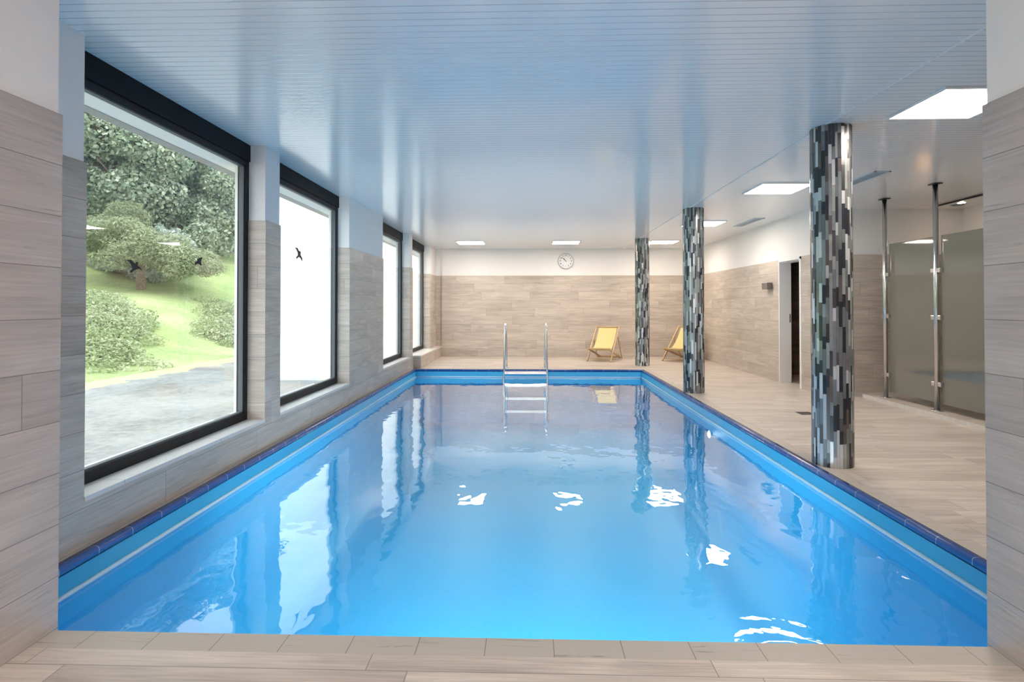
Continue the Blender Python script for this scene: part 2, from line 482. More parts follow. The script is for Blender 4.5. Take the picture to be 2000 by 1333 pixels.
pchild(b, 'lamp_housing', M['white_plastic'], 'round white lamp housing under the waterline')
b = MB(); b.tube([(PX1 - .0125, 6.93, -.31), (PX1 - .022, 6.93, -.31)], [.040, .030], 20); pchild(b, 'underwater_lamp', M['pool_lamp'], 'small bright underwater lamp in the right pool wall')
for x in (-.45, .45):  # unseen lamps added in the near wall to light water and ceiling
    b = MB(); b.tube([(x, PY0, -.62), (x, PY0 + .02, -.62)], .165, 28); ub = pchild(b, 'added_lamp_ring', M['steel_pool'])
    b = MB(); b.tube([(x, PY0 + .0205, -.62), (x, PY0 + .024, -.62)], .14, 28); pchild(b, 'underwater_lamp', M['added_pool_lamp'], 'added unseen round lamp under water in the near pool wall')
    sl = bpy.data.lights.new('added_pool_floodlight', 'SPOT'); sl.energy = ADDED_SPOT; sl.color = (.95, .97, 1.0); sl.spot_size = R(110); sl.spot_blend = .75; sl.shadow_soft_size = .12
    so = bpy.data.objects.new('added_pool_floodlight', sl); COL.objects.link(so); so.location = (x, PY0 + .15, -.62); so.rotation_euler = (R(88), 0, 0)
b = MB()
b.face([(PX0, PY0, WZ), (PX1, PY0, WZ), (PX1, PY1, WZ), (PX0, PY1, WZ)])
w = b.build('pool_water', M['water'], bevel=-1)
tag(w, 'clear blue water filling the pool, gently rippled surface with lamp reflections', 'water', kind='stuff')

# ------------------------------------------------------------------ ceiling
b = MB()
b.box(-2.80, 6.5, -3.3, 14.2, CEIL, CEIL + .3)
b.build('ceiling', M['ceiling'], struct=True)
b = MB()
b.box(2.305, 2.32, 2.2, 13.9, CEIL - .004, CEIL + .01)
b.build('trim_1', M['plaster'], struct=True)

# ------------------------------------------------------------------ walls
XW = -2.31; XO = -2.78; XF = -2.465
WT = CEIL + .02
TT = 2.0
wt, pl = M['wall_tile'], M['plaster']
def twocoat(b, x0, x1, y0, y1, faces, z0=-.05, tt=TT, d=.01):
    """tiled up to tt, plaster above set back by d on the named faces"""
    b.box(x0, x1, y0, y1, z0, tt, 0)
    a = [x0, x1, y0, y1]
    if '+x' in faces: a[1] -= d
    if '-x' in faces: a[0] += d
    if '-y' in faces: a[2] += d
    if '+y' in faces: a[3] -= d
    b.box(a[0], a[1], a[2], a[3], tt - .05, WT, 1)
openings = [(2.87, 4.87), (5.175, 7.19), (8.88, 10.87), (11.15, 13.10)]
ys = [2.15] + [v for o_ in openings for v in o_] + [14.0]
b = MB()
for i in range(0, len(ys), 2):
    y0, y1 = ys[i], ys[i + 1]
    b.box(XF - .03, XW, y0, y1, -.05, TT, 0)
    b.box(XF - .03, XW - .01, y0 + (.01 if i else 0), y1 - .01, TT - .05, WT, 1)
    b.box(XO if i == 0 else -2.585, XF - .075 if 0 < i < len(ys) - 2 else XF - .03, y0, y1 - (.4 if i == 0 else 0), -.8, WT, 2)
for y0, y1 in openings:
    b.box(XF - .03, XW, y0, y1, -.05, .235, 0)
    b.box(XO, XF - .03, y0, y1, -.8, .25, 2)

b.box(-2.71, -2.585, 1.9, 14.2, 2.48, WT + .2, 2); b.box(XO - .02, -2.71, 1.9, 14.2, 2.475, WT + .2, 3); b.box(-2.585, XF - .075, 2.15, 14.0, 2.48, WT + .2, 2)
b.box(XW, -2.16, 11.222, 14.0, -.02, .235, 0)
b.build('wall_left', [wt, pl, M['render_out'], simple('shaded_lintel_edge', (.36, .34, .33), .7)], struct=True)  # shade on the outer soffit strip is put into the grey edge colour

b = MB()
twocoat(b, -2.16, 4.4, 13.9, 14.1, '-y')
b.box(-2.5, -2.16, 13.95, 14.1, -.05, TT, 0)
b.box(-2.5, -2.16, 13.96, 14.1, TT - .05, WT, 1)
b.build('wall_back', [wt, pl], struct=True)
# right wall with the doorway, and the return wall behind the glass screen
DY0, DY1, DZ = 8.66, 9.36, 1.965
b = MB()
b.box(4.11, 4.28, 8.5, DY0, -.05, TT); b.box(4.12, 4.28, 8.5, DY0, TT - .05, WT, 1)
b.box(4.11, 4.28, DY1, 13.9, -.05, TT); b.box(4.12, 4.28, DY1, 13.9, TT - .05, WT, 1)
b.box(4.11, 4.28, DY0, DY1, DZ, TT); b.box(4.12, 4.28, DY0, DY1, TT - .05, WT, 1)
b.build('wall_right', [wt, pl], struct=True)
b = MB()
b.box(4.11, 6.5, 8.35, 8.5, -.05, TT); b.box(4.12, 6.5, 8.36, 8.5, TT - .05, WT, 1)
b.build('wall_return', [wt, pl], struct=True)
b = MB()
twocoat(b, 6.3, 6.5, 2.0, 8.5, '-x')
b.build('wall_far_right', [wt, pl], struct=True)
# dark cabin behind the doorway
b = MB()
b.box(5.3, 5.4, 8.5, 10.5, -.05, 2.3); b.box(4.28, 5.4, 10.4, 10.5, -.05, 2.3); b.box(4.28, 5.4, 8.45, 8.55, -.05, 2.3); b.box(4.28, 5.4, 8.5, 10.5, 2.2, 2.3)
b.build('wall_cabin', M['dark_wood'], struct=True)
b = MB()
fw = .035
for (y0, y1, z0, z1) in ((DY0 - fw, DY0, 0, DZ + fw), (DY1, DY1 + fw * .4, 0, DZ + fw), (DY0 - fw, DY1, DZ, DZ + fw)):
    b.box(4.10, 4.29, y0, y1, z0, z1)
b.box(4.10, 4.29, DY1 - .012, DY1, 0, DZ)
b.box(4.10, 4.29, DY0, DY0 + .012, 0, DZ)
df = b.build('door_1', M['white_paint'], struct=True)
b = MB()
b.box(4.262, 4.275, DY1 - .018, DY1 - .011, .98, 1.12)
b.build('strike_plate', M['black_metal'], df)
# entrance piers and walls round the camera's passage
b = MB()
b.box(-2.5, -1.83, -3.2, 2.15, -.05, TT); b.box(-2.5, -1.84, -3.2, 2.14, TT - .05, WT, 1)
b.build('wall_front_left', [M['pier_tile'], pl], struct=True)
b = MB()
b.box(1.695, 6.5, 2.0, 2.15, -.05, TT, skip=''); b.box(1.705, 6.5, 2.01, 2.14, TT - .05, WT, 1)
b.box(1.695, 2.1, -3.2, 2.0, -.05, TT, skip='+y'); b.box(1.705, 2.1, -3.2, 2.01, TT - .05, WT, 1, skip='+y')
b.build('wall_front_right', [M['pier_tile'], pl], struct=True)
b = MB()
b.box(-2.0, 2.0, -3.35, -3.2, -.05, WT)
b.build('wall_rear', pl, struct=True)

# ------------------------------------------------------------------ windows
wl = ['window with trees and lawn outside', 'window showing a white outside wall', 'window between second and third pier', 'last window by the back wall']
for i, (y0, y1) in enumerate(openings):
    b = MB()
    e = .012
    z0, z1, zh = .25, CEIL, 2.52
    xf, xb = XF, XF - .07
    b.box(xb, xf, y0 - e, y0 + .05, z0, zh); b.box(xb, xf, y1 - .05, y1 + e, z0, zh)
    b.box(xb, xf, y0 + .05, y1 - .05, z0, .325); b.box(xb, xf, y0 + .05, y1 - .05, 2.475, zh)
    fr = b.build('window_%d' % (i + 1), M['dark_frame'], bevel=.003, struct=True)
    b = MB()
    b.box(xb - .02, xf + .012, y0 - e, y1 + e, zh, z1)
    b.build('blind_box', M['dark_header'], fr, bevel=.002)
    b = MB()
    for (a, c, d, g) in ((y0 + .05, y0 + .062, .325, 2.475), (y1 - .062, y1 - .05, .325, 2.475), (y0 + .05, y1 - .05, .325, .337), (y0 + .05, y1 - .05, 2.463, 2.475)):
        b.box(XF - .05, XF - .012, a, c, d, g)
    b.build('glazing_seal', M['seal'], fr)
    b = MB()
    b.box(XF - .038, XF - .026, y0 + .055, y1 - .055, .33, 2.47)
    b.build('pane', M['glass'], fr)
    b = MB()
    xr = XW + .004
    if i < 3:
        b.box(XF, xr, y0, y1, .232, .257, flipuv=True)
    else:
        b.box(XF, XW, y0, y1, .232, .257, flipuv=True)
        b.box(XW - .0, -2.155, 11.217, 13.95, .232, .257, flipuv=True)
    b.build('window_sill', M['sill_tile'], fr)

# bird stickers on the glass (silhouettes as y, z)
BIRDS = [
 ([(3.407, 1.531), (3.45, 1.541), (3.475, 1.525), (3.489, 1.518), (3.497, 1.531), (3.513, 1.531), (3.515, 1.519), (3.509, 1.508), (3.541, 1.494), (3.555, 1.472), (3.527, 1.488), (3.504, 1.483), (3.475, 1.471), (3.454, 1.458), (3.44, 1.464), (3.462, 1.485), (3.453, 1.504), (3.434, 1.526)], 'dark bird sticker on the tree view window, farther from its right frame'),
 ([(4.122, 1.546), (4.128, 1.574), (4.156, 1.59), (4.151, 1.602), (4.171, 1.607), (4.187, 1.617), (4.227, 1.623), (4.213, 1.606), (4.2, 1.586), (4.217, 1.557), (4.191, 1.562), (4.167, 1.569), (4.144, 1.563)], 'dark bird sticker on the tree view window, the right one near its frame'),
 ([(5.904, 1.868), (5.984, 1.878), (6.022, 1.849), (6.06, 1.848), (6.077, 1.832), (6.066, 1.809), (6.117, 1.774), (6.112, 1.736), (6.061, 1.772), (6.02, 1.78), (5.966, 1.755), (5.945, 1.77), (5.993, 1.796), (5.989, 1.826), (5.952, 1.858)], 'grey bird sticker on the second window, in front of the white outside wall')]
for P, lab in BIRDS:
    b = MB(); x = XF - .0255
    b.face([(x, y, z) for y, z in P]); b.face([(x + .0006, y, z) for y, z in P][::-1])
    for k in range(len(P)):
        (ya, za), (yb, zb) = P[k], P[(k + 1) % len(P)]
        b.face([(x, ya, za), (x, yb, zb), (x + .0006, yb, zb), (x + .0006, ya, za)])
    tag(b.build('bird_sticker', M['sticker']), lab, 'sticker', 'bird stickers on the window glass')

# ------------------------------------------------------------------ mosaic columns
cols5 = [simple('mosaic_dark', (.016, .019, .028), .26, .0, .7, .3, 3), simple('mosaic_mid_grey', (.20, .215, .22), .22, .35, .6, .2, 5), simple('mosaic_light', (.60, .61, .63), .24, .35, .6, .1, 5),
         simple('mosaic_brown_grey', (.11, .095, .095), .22, .2, .6, .2, 5), simple('mosaic_green_grey', (.33, .36, .355), .2, .3, .6, .15, 5), simple('mosaic_grout', (.33, .33, .33), .8)]
def column_mesh(seed, r=.145):
    rnd = random.Random(seed); b = MB(); n = 46
    b.tube([(0, 0, 0), (0, 0, CEIL)], r, 46, 5, cap=False)
    ang = [0]
    while ang[-1] < 2 * PI - .10:
        ang.append(ang[-1] + rnd.choice((.125, .155, .18)))
    ang[-1] = 2 * PI
    prev = None
    for i in range(len(ang) - 1):
        a0, a1 = ang[i], ang[i + 1]
        g = .0045
        z = -rnd.random() * .2
        last = -1
        while z < CEIL:
            L = rnd.choice((.1, .15, .2, .2))
            z0, z1 = max(z, 0), min(z + L - .0012, CEIL - .001)
            z += L
            if z1 - z0 < .01: continue
            m = rnd.choices(range(5), (29, 28, 16, 9, 18))[0]
            if m == 0 and last == 0: m = 1
            last = m
            ro = r + .003 + rnd.random() * .0012
            p = lambda a, z_: (ro * math.cos(a), ro * math.sin(a), z_)
            q = lambda a, z_: (r * math.cos(a), r * math.sin(a), z_)
            A, B_ = a0 + g, a1 - g
            b.face([p(A, z0), p(B_, z0), p(B_, z1), p(A, z1)], mi=m)
            b.face([q(A, z0), p(A, z0), p(A, z1), q(A, z1)], mi=m)
            b.face([p(B_, z0), q(B_, z0), q(B_, z1), p(B_, z1)], mi=m)
            b.face([q(A, z1), p(A, z1), p(B_, z1), q(B_, z1)], mi=m)
            b.face([q(A, z0), q(B_, z0), p(B_, z0), p(A, z0)], mi=m)
    return b
for k, (x, y, lab) in enumerate(((2.405, 4.55, 'round mosaic column nearest the camera, tallest in view, grey and black glass strips'),
                                 (2.395, 8.27, 'round mosaic column in the middle of the row, hiding part of a yellow chair'),
                                 (2.385, 11.93, 'round mosaic column farthest away, at the far corner of the pool'))):
    o = column_mesh(20 + k).build('mosaic_column', cols5, merge=False)
    o.location = (x, y, 0)
    tag(o, lab, 'column', 'mosaic columns beside the pool')

# ------------------------------------------------------------------ ceiling lamps, grilles
def make_panel():
    root = empty('ceiling_lamp', (0, 0, CEIL))
    b = MB(); h = .31; w_ = .022
    for (x0, x1, y0, y1) in ((-h, h, -h, -h + w_), (-h, h, h - w_, h), (-h, -h + w_, -h + w_, h - w_), (h - w_, h, -h + w_, h - w_)):
        b.box(x0, x1, y0, y1, -.014, .0)
    b.build('lamp_frame', M['white_paint'], root, bevel=.002)
    b = MB(); b.box(-h + w_, h - w_, -h + w_, h - w_, -.010, -.002)
    b.build('diffuser', M['led'], root)
    return root
pan = make_panel()
spots = [(2.99, 4.0, 'square ceiling lamp nearest the camera, cut off by the right pier'), (2.985, 6.84, 'square ceiling lamp second in the right row, left of the nearest column'),
         (2.985, 9.72, 'square ceiling lamp third in the right row, partly behind the middle column'), (-1.29, 12.5, 'square ceiling lamp near the back wall, leftmost of its row of three'),
         (.82, 12.5, 'square ceiling lamp near the back wall above the clock'), (2.95, 12.5, 'square ceiling lamp near the back wall, right of the farthest column')]
spots += [(-.75, -.7, 'added unseen square ceiling lamp behind the camera, on the left of the passage'), (.75, -.7, 'added unseen square ceiling lamp behind the camera, on the right of the passage'),  # lamps added out of view to brighten the foreground
          (-.75, -2.3, 'added unseen square ceiling lamp near the rear wall, on the left of the passage'), (.75, -2.3, 'added unseen square ceiling lamp near the rear wall, on the right of the passage')]
for i, (x, y, lab) in enumerate(spots):
    o = pan if i == 0 else copy_tree(pan)
    o.location = (x, y, CEIL)
    tag(o, lab, 'ceiling lamp', 'square LED panels in the ceiling')
def make_grille(y0, y1, lab):
    cx, cy = 3.71, (y0 + y1) / 2
    root = empty('ceiling_vent', (cx, cy, CEIL)); L = (y1 - y0) / 2; w_ = .085
    b = MB()
    for a in ((-w_, w_, -L, -L + .02), (-w_, w_, L - .02, L), (-w_, -w_ + .02, -L, L), (w_ - .02, w_, -L, L)): b.box(*a, -.008, 0)
    b.build('vent_frame', M['grille_w'], root)
    b = MB(); b.box(-w_ + .02, w_ - .02, -L + .02, L - .02, -.003, -.001); b.build('vent_opening', M['grille_d'], root)
    b = MB()
    for k in range(5):
        x = -w_ + .03 + k * .0275
        b.box(x, x + .006, -L + .02, L - .02, -.007, -.003)
    b.build('vent_slats', M['grille_w'], root)
    tag(root, lab, 'vent', 'long air vents in the ceiling')
make_grille(6.0, 6.95, 'long ceiling air vent right behind the nearest mosaic column')
make_grille(9.16, 10.1, 'long ceiling air vent farther back, between middle and nearest column')

# ------------------------------------------------------------------ pool ladder
ld = empty('pool_ladder', (-.06, 10.99, WZ))
tag(ld, 'stainless steel pool ladder with two arched handrails at the far pool edge', 'ladder')
def lpart(b, name, mat, bevel=0, label=None):
    o = b.build(name, mat, None, bevel=bevel); o.parent = ld; o.matrix_parent_inverse = Matrix.Translation((.06, -10.99, -WZ)); return o
for s, xb, xt in ((-1, -.515, -.462), (1, .372, .334)):
    pts = [(xb, 10.93, -1.0), (xb, 10.93, -.5), (xt + s * .018, 10.93, 0.0), (xt, 10.94, .70)]
    for k in range(1, 12):
        a = PI * k / 12
        pts.append((xt, 11.13 - .19 * math.cos(a), .70 + .20 * math.sin(a)))
    pts += [(xt, 11.32, .70), (xt - s * .012, 11.33, .3), (xt - s * .018, 11.33, .004)]
    b = MB(); b.tube(pts, .021, 16)
    lpart(b, 'handrail', M['steel_pool'])
    b = MB(); b.tube([(xt - s * .018, 11.33, .001), (xt - s * .018, 11.33, .012)], .05, 20); b.tube([(xt - s * .018, 11.33, .012), (xt - s * .018, 11.33, .022)], [.045, .028], 20)
    lpart(b, 'floor_flange', M['steel_pool'])
for z in (-.02, -.27, -.52, -.77):
    b = MB()
    b.box(-.47, .335, 10.91, 10.985, z - .05, z)
    b.box(-.46, .325, 10.915, 10.98, z, z + .004)
    lpart(b, 'step', M['steel_pool'], .004)

# ------------------------------------------------------------------ deck chairs
def make_deck_chair():
    root = empty('deck_chair', (0, 0, 0))
    W2 = .27
    A0, A1 = (0, .01), (.86, .77)     # long rail (s, z)
    B0, B1 = (1.02, .03), (-.03, .30)  # seat rail
    C0, C1 = (.60, .54), (1.0, .015)   # prop
    Y = Vector((1, 0, 0))
    def P(x, sz): return (x, sz[0], sz[1])
    for s in (-1, 1):
        b = MB(); b.bar(P(s * W2, A0), P(s * W2, A1), .024, .042, side=Y); b.build('long_rail', M['wood'], root, bevel=.003)
        b = MB(); b.bar(P(s * (W2 - .03), B0), P(s * (W2 - .03), B1), .024, .042, side=Y); b.build('seat_rail', M['wood'], root, bevel=.003)
        b = MB(); b.bar(P(s * (W2 + .026), C0), P(s * (W2 + .026), C1), .022, .034, side=Y); b.build('prop', M['wood'], root, bevel=.003)
    b = MB()
    for (w_, sz, r) in ((W2, (.84, .752), .013), (W2 - .02, (-.01, .295), .013), (W2 + .02, (.985, .03), .012), (W2, (.06, .07), .0105), (W2 - .02, (.93, .055), .011)):
        b = MB(); b.tube([P(-w_, sz), P(w_, sz)], r, 10); b.build('crossbar', M['wood'], root)
    # sling: closed thin cloth with sag
    b = MB(); n = 22; p0, p1, p2 = Vector((.855, .755)), Vector((.36, .09)), Vector((-.01, .312)); pts = []
    for k in range(n + 1):
        t_ = k / n
        q = p0 * (1 - t_) ** 2 + p1 * 2 * t_ * (1 - t_) + p2 * t_ ** 2
        pts.append(q)
    m_ = 6
    for off, flip in ((0, False), (.003, True)):
        for k in range(n):
            for j in range(m_):
                x0, x1 = -.215 + .43 * j / m_, -.215 + .43 * (j + 1) / m_
                dip = lambda x, k_: .02 * math.sin(PI * k_ / n) * (1 - (x / .215) ** 2)
                f4 = [(x0, pts[k].x, pts[k].y - dip(x0, k) - off), (x1, pts[k].x, pts[k].y - dip(x1, k) - off), (x1, pts[k + 1].x, pts[k + 1].y - dip(x1, k + 1) - off), (x0, pts[k + 1].x, pts[k + 1].y - dip(x0, k + 1) - off)]
                b.face(f4[::-1] if flip else f4, smooth=True)
    b.build('canvas_sling', M['yellow'], root)
    return root
dc = make_deck_chair()
dc.location = (1.56, 12.66, 0); dc.rotation_euler = (0, 0, R(-22))
tag(dc, 'yellow canvas deck chair with wooden frame, fully visible left of the farthest column', 'deck chair', 'yellow deck chairs by the back wall')
d2 = copy_tree(dc)
d2.location = (3.22, 12.66, 0); d2.rotation_euler = (0, 0, R(-40))
tag(d2, 'yellow canvas deck chair half hidden behind the middle mosaic column', 'deck chair', 'yellow deck chairs by the back wall')

# ------------------------------------------------------------------ wall clock
ck = empty('wall_clock', (.905, 13.905, 2.357))
tag(ck, 'round white wall clock with silver rim high on the back wall', 'clock')
b = MB(); b.tube([(0, 0.005, 0), (0, -.035, 0)], .175, 48); b.build('dial', M['clock_face'], ck)
b = MB()
n = 48
for k in range(n):
    a0, a1 = 2 * PI * k / n, 2 * PI * (k + 1) / n
    pr_ = [(.172, -.035), (.176, -.05), (.188, -.052), (.197, -.04), (.197, .005)]
    for (r0, y0), (r1, y1) in zip(pr_[:-1], pr_[1:]):
        b.face([(r0 * math.cos(a0), y0, r0 * math.sin(a0)), (r0 * math.cos(a1), y0, r0 * math.sin(a1)), (r1 * math.cos(a1), y1, r1 * math.sin(a1)), (r1 * math.cos(a0), y1, r1 * math.sin(a0))], smooth=True)
b.build('rim', M['clock_rim'], ck)
def hand(deg, L, w_, y):
    a = R(deg); d = Vector((math.sin(a), 0, math.cos(a)))
    b = MB(); b.bar(Vector((0, y, 0)) - d * .025, Vector((0, y, 0)) + d * L, w_, .003, side=Vector((math.cos(a), 0, -math.sin(a)))); return b
hand(-38, .085, .014, -.039).build('hour_hand', M['black'], ck)
hand(-46, .13, .009, -.043).build('minute_hand', M['black'], ck)
for k in range(1, 13):
    cu = bpy.data.curves.new('numeral', 'FONT'); cu.body = str(k); cu.size = .052; cu.align_x = 'CENTER'; cu.align_y = 'CENTER'; cu.offset = .0012; cu.extrude = .0008
    to = bpy.data.objects.new('numeral_source', cu); COL.objects.link(to)
    dg = bpy.context.evaluated_depsgraph_get()
    me = bpy.data.meshes.new_from_object(to.evaluated_get(dg)); me.materials.clear(); me.materials.append(M['black'])
    bpy.data.objects.remove(to)
    o = bpy.data.objects.new('numeral', me); COL.objects.link(o); o.parent = ck
    a = 2 * PI * k / 12
    o.location = (.138 * math.sin(a), -.0365, .138 * math.cos(a)); o.rotation_euler = (PI / 2, 0, 0)

# ------------------------------------------------------------------ wall lamps
def wall_lamp(loc, rz, lab, lit=False):
    root = empty('wall_lamp', loc, rz)      # local -y points into the room
    b = MB(); b.box(-.11, .11, -.10, -.015, -.055, .055); b.build('housing', M['lamp_box'], root, bevel=.004)
    b = MB(); b.box(-.07, .07, -.02, .004, -.045, .045); b.build('mounting_plate', M['black_metal'], root)
    if lit:
        b = MB(); b.box(-.09, .09, -.09, -.025, .056, .060); b.build('lamp_glass', M['warm'], root)
    else:
        b = MB(); b.box(-.09, .09, -.09, -.025, .0555, .058); b.build('lamp_glass', M['white_plastic'], root)
    tag(root, lab, 'wall lamp')
wall_lamp((4.11, 9.72, 1.59), R(-90), 'small grey box wall lamp on the tiled wall left of the doorway')
wall_lamp((5.72, 8.35, 1.90), 0, 'small wall lamp glowing warm above the frosted glass screen', True)

# ------------------------------------------------------------------ glass screen on its kerb
b = MB()
b.box(4.56, 4.86, 2.2, 7.83, -.02, .045, 0)
b.box(4.55, 4.56, 2.2, 7.83, -.02, .048, 1); b.box(4.55, 4.86, 7.83, 7.84, -.02, .048, 1)
o = b.build('screen_kerb', [M['floor_tile'], M['stone_edge']]); tag(o, 'low tiled kerb with pale edge under the frosted glass screen', 'kerb')
o.location = (0, 0, 0)
XG = 4.69
def make_post():
    root = empty('screen_post', (0, 0, 0))
    b = MB(); b.tube([(0, 0, .05), (0, 0, CEIL - .01)], .027, 18); b.build('pole', M['steel'], root)
    b = MB(); b.tube([(0, 0, .045), (0, 0, .053)], .06, 24); b.build('base_flange', M['steel'], root)
    b = MB(); b.box(-.045, .045, -.06, .06, CEIL - .012, CEIL - .001); b.build('ceiling_plate', M['black_metal'], root, bevel=.003)
    for z in (.35, 1.115, 1.885 if False else 1.66):
        for s in (-1, 1):
            b = MB(); b.box(-.012, .05, min(s * .022, s * .078), max(s * .022, s * .078), z - .026, z + .026); b.build('glass_clamp', M['steel'], root, bevel=.004)
    return root
po = make_post()
for i, (y, lab) in enumerate(((7.56, 'stainless floor to ceiling post at the far end of the frosted screen'), (6.63, 'stainless floor to ceiling post between the two frosted glass panes'), (5.70, 'stainless post at the near end of the screen, hidden behind the right pier'))):
    o = po if i == 0 else copy_tree(po)
    o.location = (XG, y, 0); tag(o, lab, 'post', 'posts of the glass screen')
for (y0, y1, lab) in ((6.68, 7.51, 'frosted greenish glass pane farther from the camera, left of the middle post'), (5.75, 6.58, 'frosted greenish glass pane nearer the camera, right of the middle post')):
    b = MB(); b.box(XG + .026, XG + .036, y0, y1, .13, 2.06)
    tag(b.build('glass_pane', M['frosted'], bevel=.001), lab, 'glass pane', 'panes of the glass screen')

# ------------------------------------------------------------------ small ceiling things beyond the screen
b = MB(); b.box(5.72, 5.745, 5.2, 8.15, CEIL - .02, CEIL)
tag(b.build('ceiling_track', M['black_metal']), 'thin dark track on the ceiling beyond the glass screen', 'track')
dl = empty('ceiling_downlight', (5.9, 7.85, CEIL))
tag(dl, 'tiny round lit downlight in the ceiling beyond the glass screen', 'ceiling lamp')
b = MB(); b.tube([(0, 0, -.006), (0, 0, 0)], .055, 24); b.build('ring', M['white_paint'], dl)
b = MB(); b.tube([(0, 0, -.009), (0, 0, -.0065)], .042, 24); b.build('bulb', M['spot'], dl)
b = MB(); b.tube([(6.0, 8.05, CEIL - .012), (6.0, 8.05, CEIL)], [.05, .085], 24)
tag(b.build('round_vent', M['grille_d']), 'small round grey vent in the ceiling beside the downlight', 'vent')

# ------------------------------------------------------------------ floor drain
fd = empty('floor_drain', (3.21, 6.66, .001))
tag(fd, 'small dark square drain grate in the floor left of the nearest column', 'drain')
b = MB()
for a in ((-.08, .08, -.08, -.065), (-.08, .08, .065, .08), (-.08, -.065, -.065, .065), (.065, .08, -.065, .065)): b.box(*a, 0, .003)
for k in range(6): b.box(-.065 + .004 + k * .0215, -.065 + .015 + k * .0215, -.065, .065, 0, .0025)
b.build('grate', M['black_metal'], fd)

# ------------------------------------------------------------------ outdoors
GZ = -.69
def patio_h(x, y): return GZ
def hill(x, y):
    s = max(0.0, (-11.0 - x))
    t_ = s / 14.0
    top = 2.0 + 3.3 * (1 / (1 + math.exp(-(y - 42) / 3.5))) + .02 * (y - 30)
    e = t_ * t_ * (3 - 2 * t_) if t_ < 1 else 1 + (t_ - 1) * 1.2
    return GZ - .02 + (top - GZ) * e + .12 * math.sin(x * .7 + y * .31) * min(1, t_ * 3)
b = MB()
b.box(-11.2, -2.7, -12, 75, GZ - .3, GZ)
b.build('ground_patio', M['patio'], struct=True)
def grid(fn, x0, x1, nx, y0, y1, ny):
    V = [(x0 + (x1 - x0) * i / nx, y0 + (y1 - y0) * j / ny) for j in range(ny + 1) for i in range(nx + 1)]
    me = bpy.data.meshes.new('lawn')
    me.from_pydata([(x, y, fn(x, y)) for x, y in V], [], [(j * (nx + 1) + i, j * (nx + 1) + i + 1, (j + 1) * (nx + 1) + i + 1, (j + 1) * (nx + 1) + i) for j in range(ny) for i in range(nx)])
    me.polygons.foreach_set('use_smooth', [True] * len(me.polygons)); return me
me = grid(hill, -60, -10.9, 90, -12, 90, 150); me.materials.append(M['grass'])
o = bpy.data.objects.new('ground_lawn', me); COL.objects.link(o); o['kind'] = 'structure'
b = MB()
b.box(-7.0, -2.78, 14.55, 24, GZ, 4.2, 0)
b.box(-7.02, -2.78, 14.53, 14.55, GZ, GZ + .10, 1)
b.build('wall_outside', [M['render_out'], M['stone_edge']], struct=True)

rng = np.random.default_rng(5)
def leaf_mesh(name, centers, radii, n, size, mat, flat=.7, up=.35, tone_amp=.5):
    """many small leaf clusters as quads spread over ellipsoid shells"""
    centers = np.array(centers); radii = np.array(radii)
    vol = radii[:, 0] * radii[:, 1] + radii[:, 0] * radii[:, 2]
    k = rng.choice(len(centers), n, p=vol / vol.sum())
    d = rng.normal(size=(n, 3)); d /= np.linalg.norm(d, axis=1)[:, None]
    rr = 1 - .28 * rng.random(n) ** 1.5
    # lumpy surface
    lump = 1 + .13 * np.sin(d[:, 0] * 7 + k) * np.sin(d[:, 1] * 6 + k * 2.1) + .10 * np.sin(d[:, 2] * 11 + d[:, 0] * 5 + k)
    p = centers[k] + d * radii[k] * (rr * lump)[:, None]
    nrm = d * .6 + rng.normal(size=(n, 3)) * .6 + np.array([0, 0, up]); nrm /= np.linalg.norm(nrm, axis=1)[:, None]
    a = np.cross(nrm, rng.normal(size=(n, 3))); a /= np.linalg.norm(a, axis=1)[:, None]
    c = np.cross(nrm, a)
    s = size * (.6 + .8 * rng.random(n))[:, None]
    L = s; Wd = s * flat
    # kinked leaf: 6 verts, 2 quads
    v0 = p - a * L; v1 = p - c * Wd * .9 - nrm * s * .15; v2 = p + a * L; v3 = p + c * Wd * .9 - nrm * s * .15; 
    verts = np.stack([v0, v1, v2, v3], 1).reshape(-1, 3)
    me = bpy.data.meshes.new(name)
    me.vertices.add(4 * n); me.vertices.foreach_set('co', verts.ravel())
    me.loops.add(4 * n); me.loops.foreach_set('vertex_index', np.arange(4 * n))
    me.polygons.add(n); me.polygons.foreach_set('loop_start', np.arange(n) * 4); me.polygons.foreach_set('loop_total', np.full(n, 4))
    me.update(calc_edges=True)
    at = me.attributes.new('tone', 'FLOAT', 'FACE')
    kk = rng.random(len(centers))
    tone = np.clip(.45 * kk[k] + .55 * rng.random(n) + .1 * (rr - .8), 0, 1)
    at.data.foreach_set('value', tone.astype(np.float32))
    me.materials.append(mat)
    return me
def trunk_mesh(h, r, lean=0, branches=5, seed=0):
    rd = random.Random(seed); b = MB()
    pts = [(lean * (k / 8) ** 1.5 + .05 * rd.random(), .05 * rd.random(), h * k / 8) for k in range(9)]
    b.tube([(p[0], p[1], p[2] - .3 if i == 0 else p[2]) for i, p in enumerate(pts)], [r * (1.25 - .09 * i * 1.1) for i in range(9)], 10)
    for q in range(branches):
        i = rd.randint(3, 7); p = Vector(pts[i]); a = rd.random() * 2 * PI; L = h * (.25 + .2 * rd.random())
        b.tube([p, p + Vector((math.cos(a) * L * .5, math.sin(a) * L * .5, L * .35)), p + Vector((math.cos(a) * L, math.sin(a) * L, L * .8))], [r * .45, r * .3, r * .1], 7)
    return b
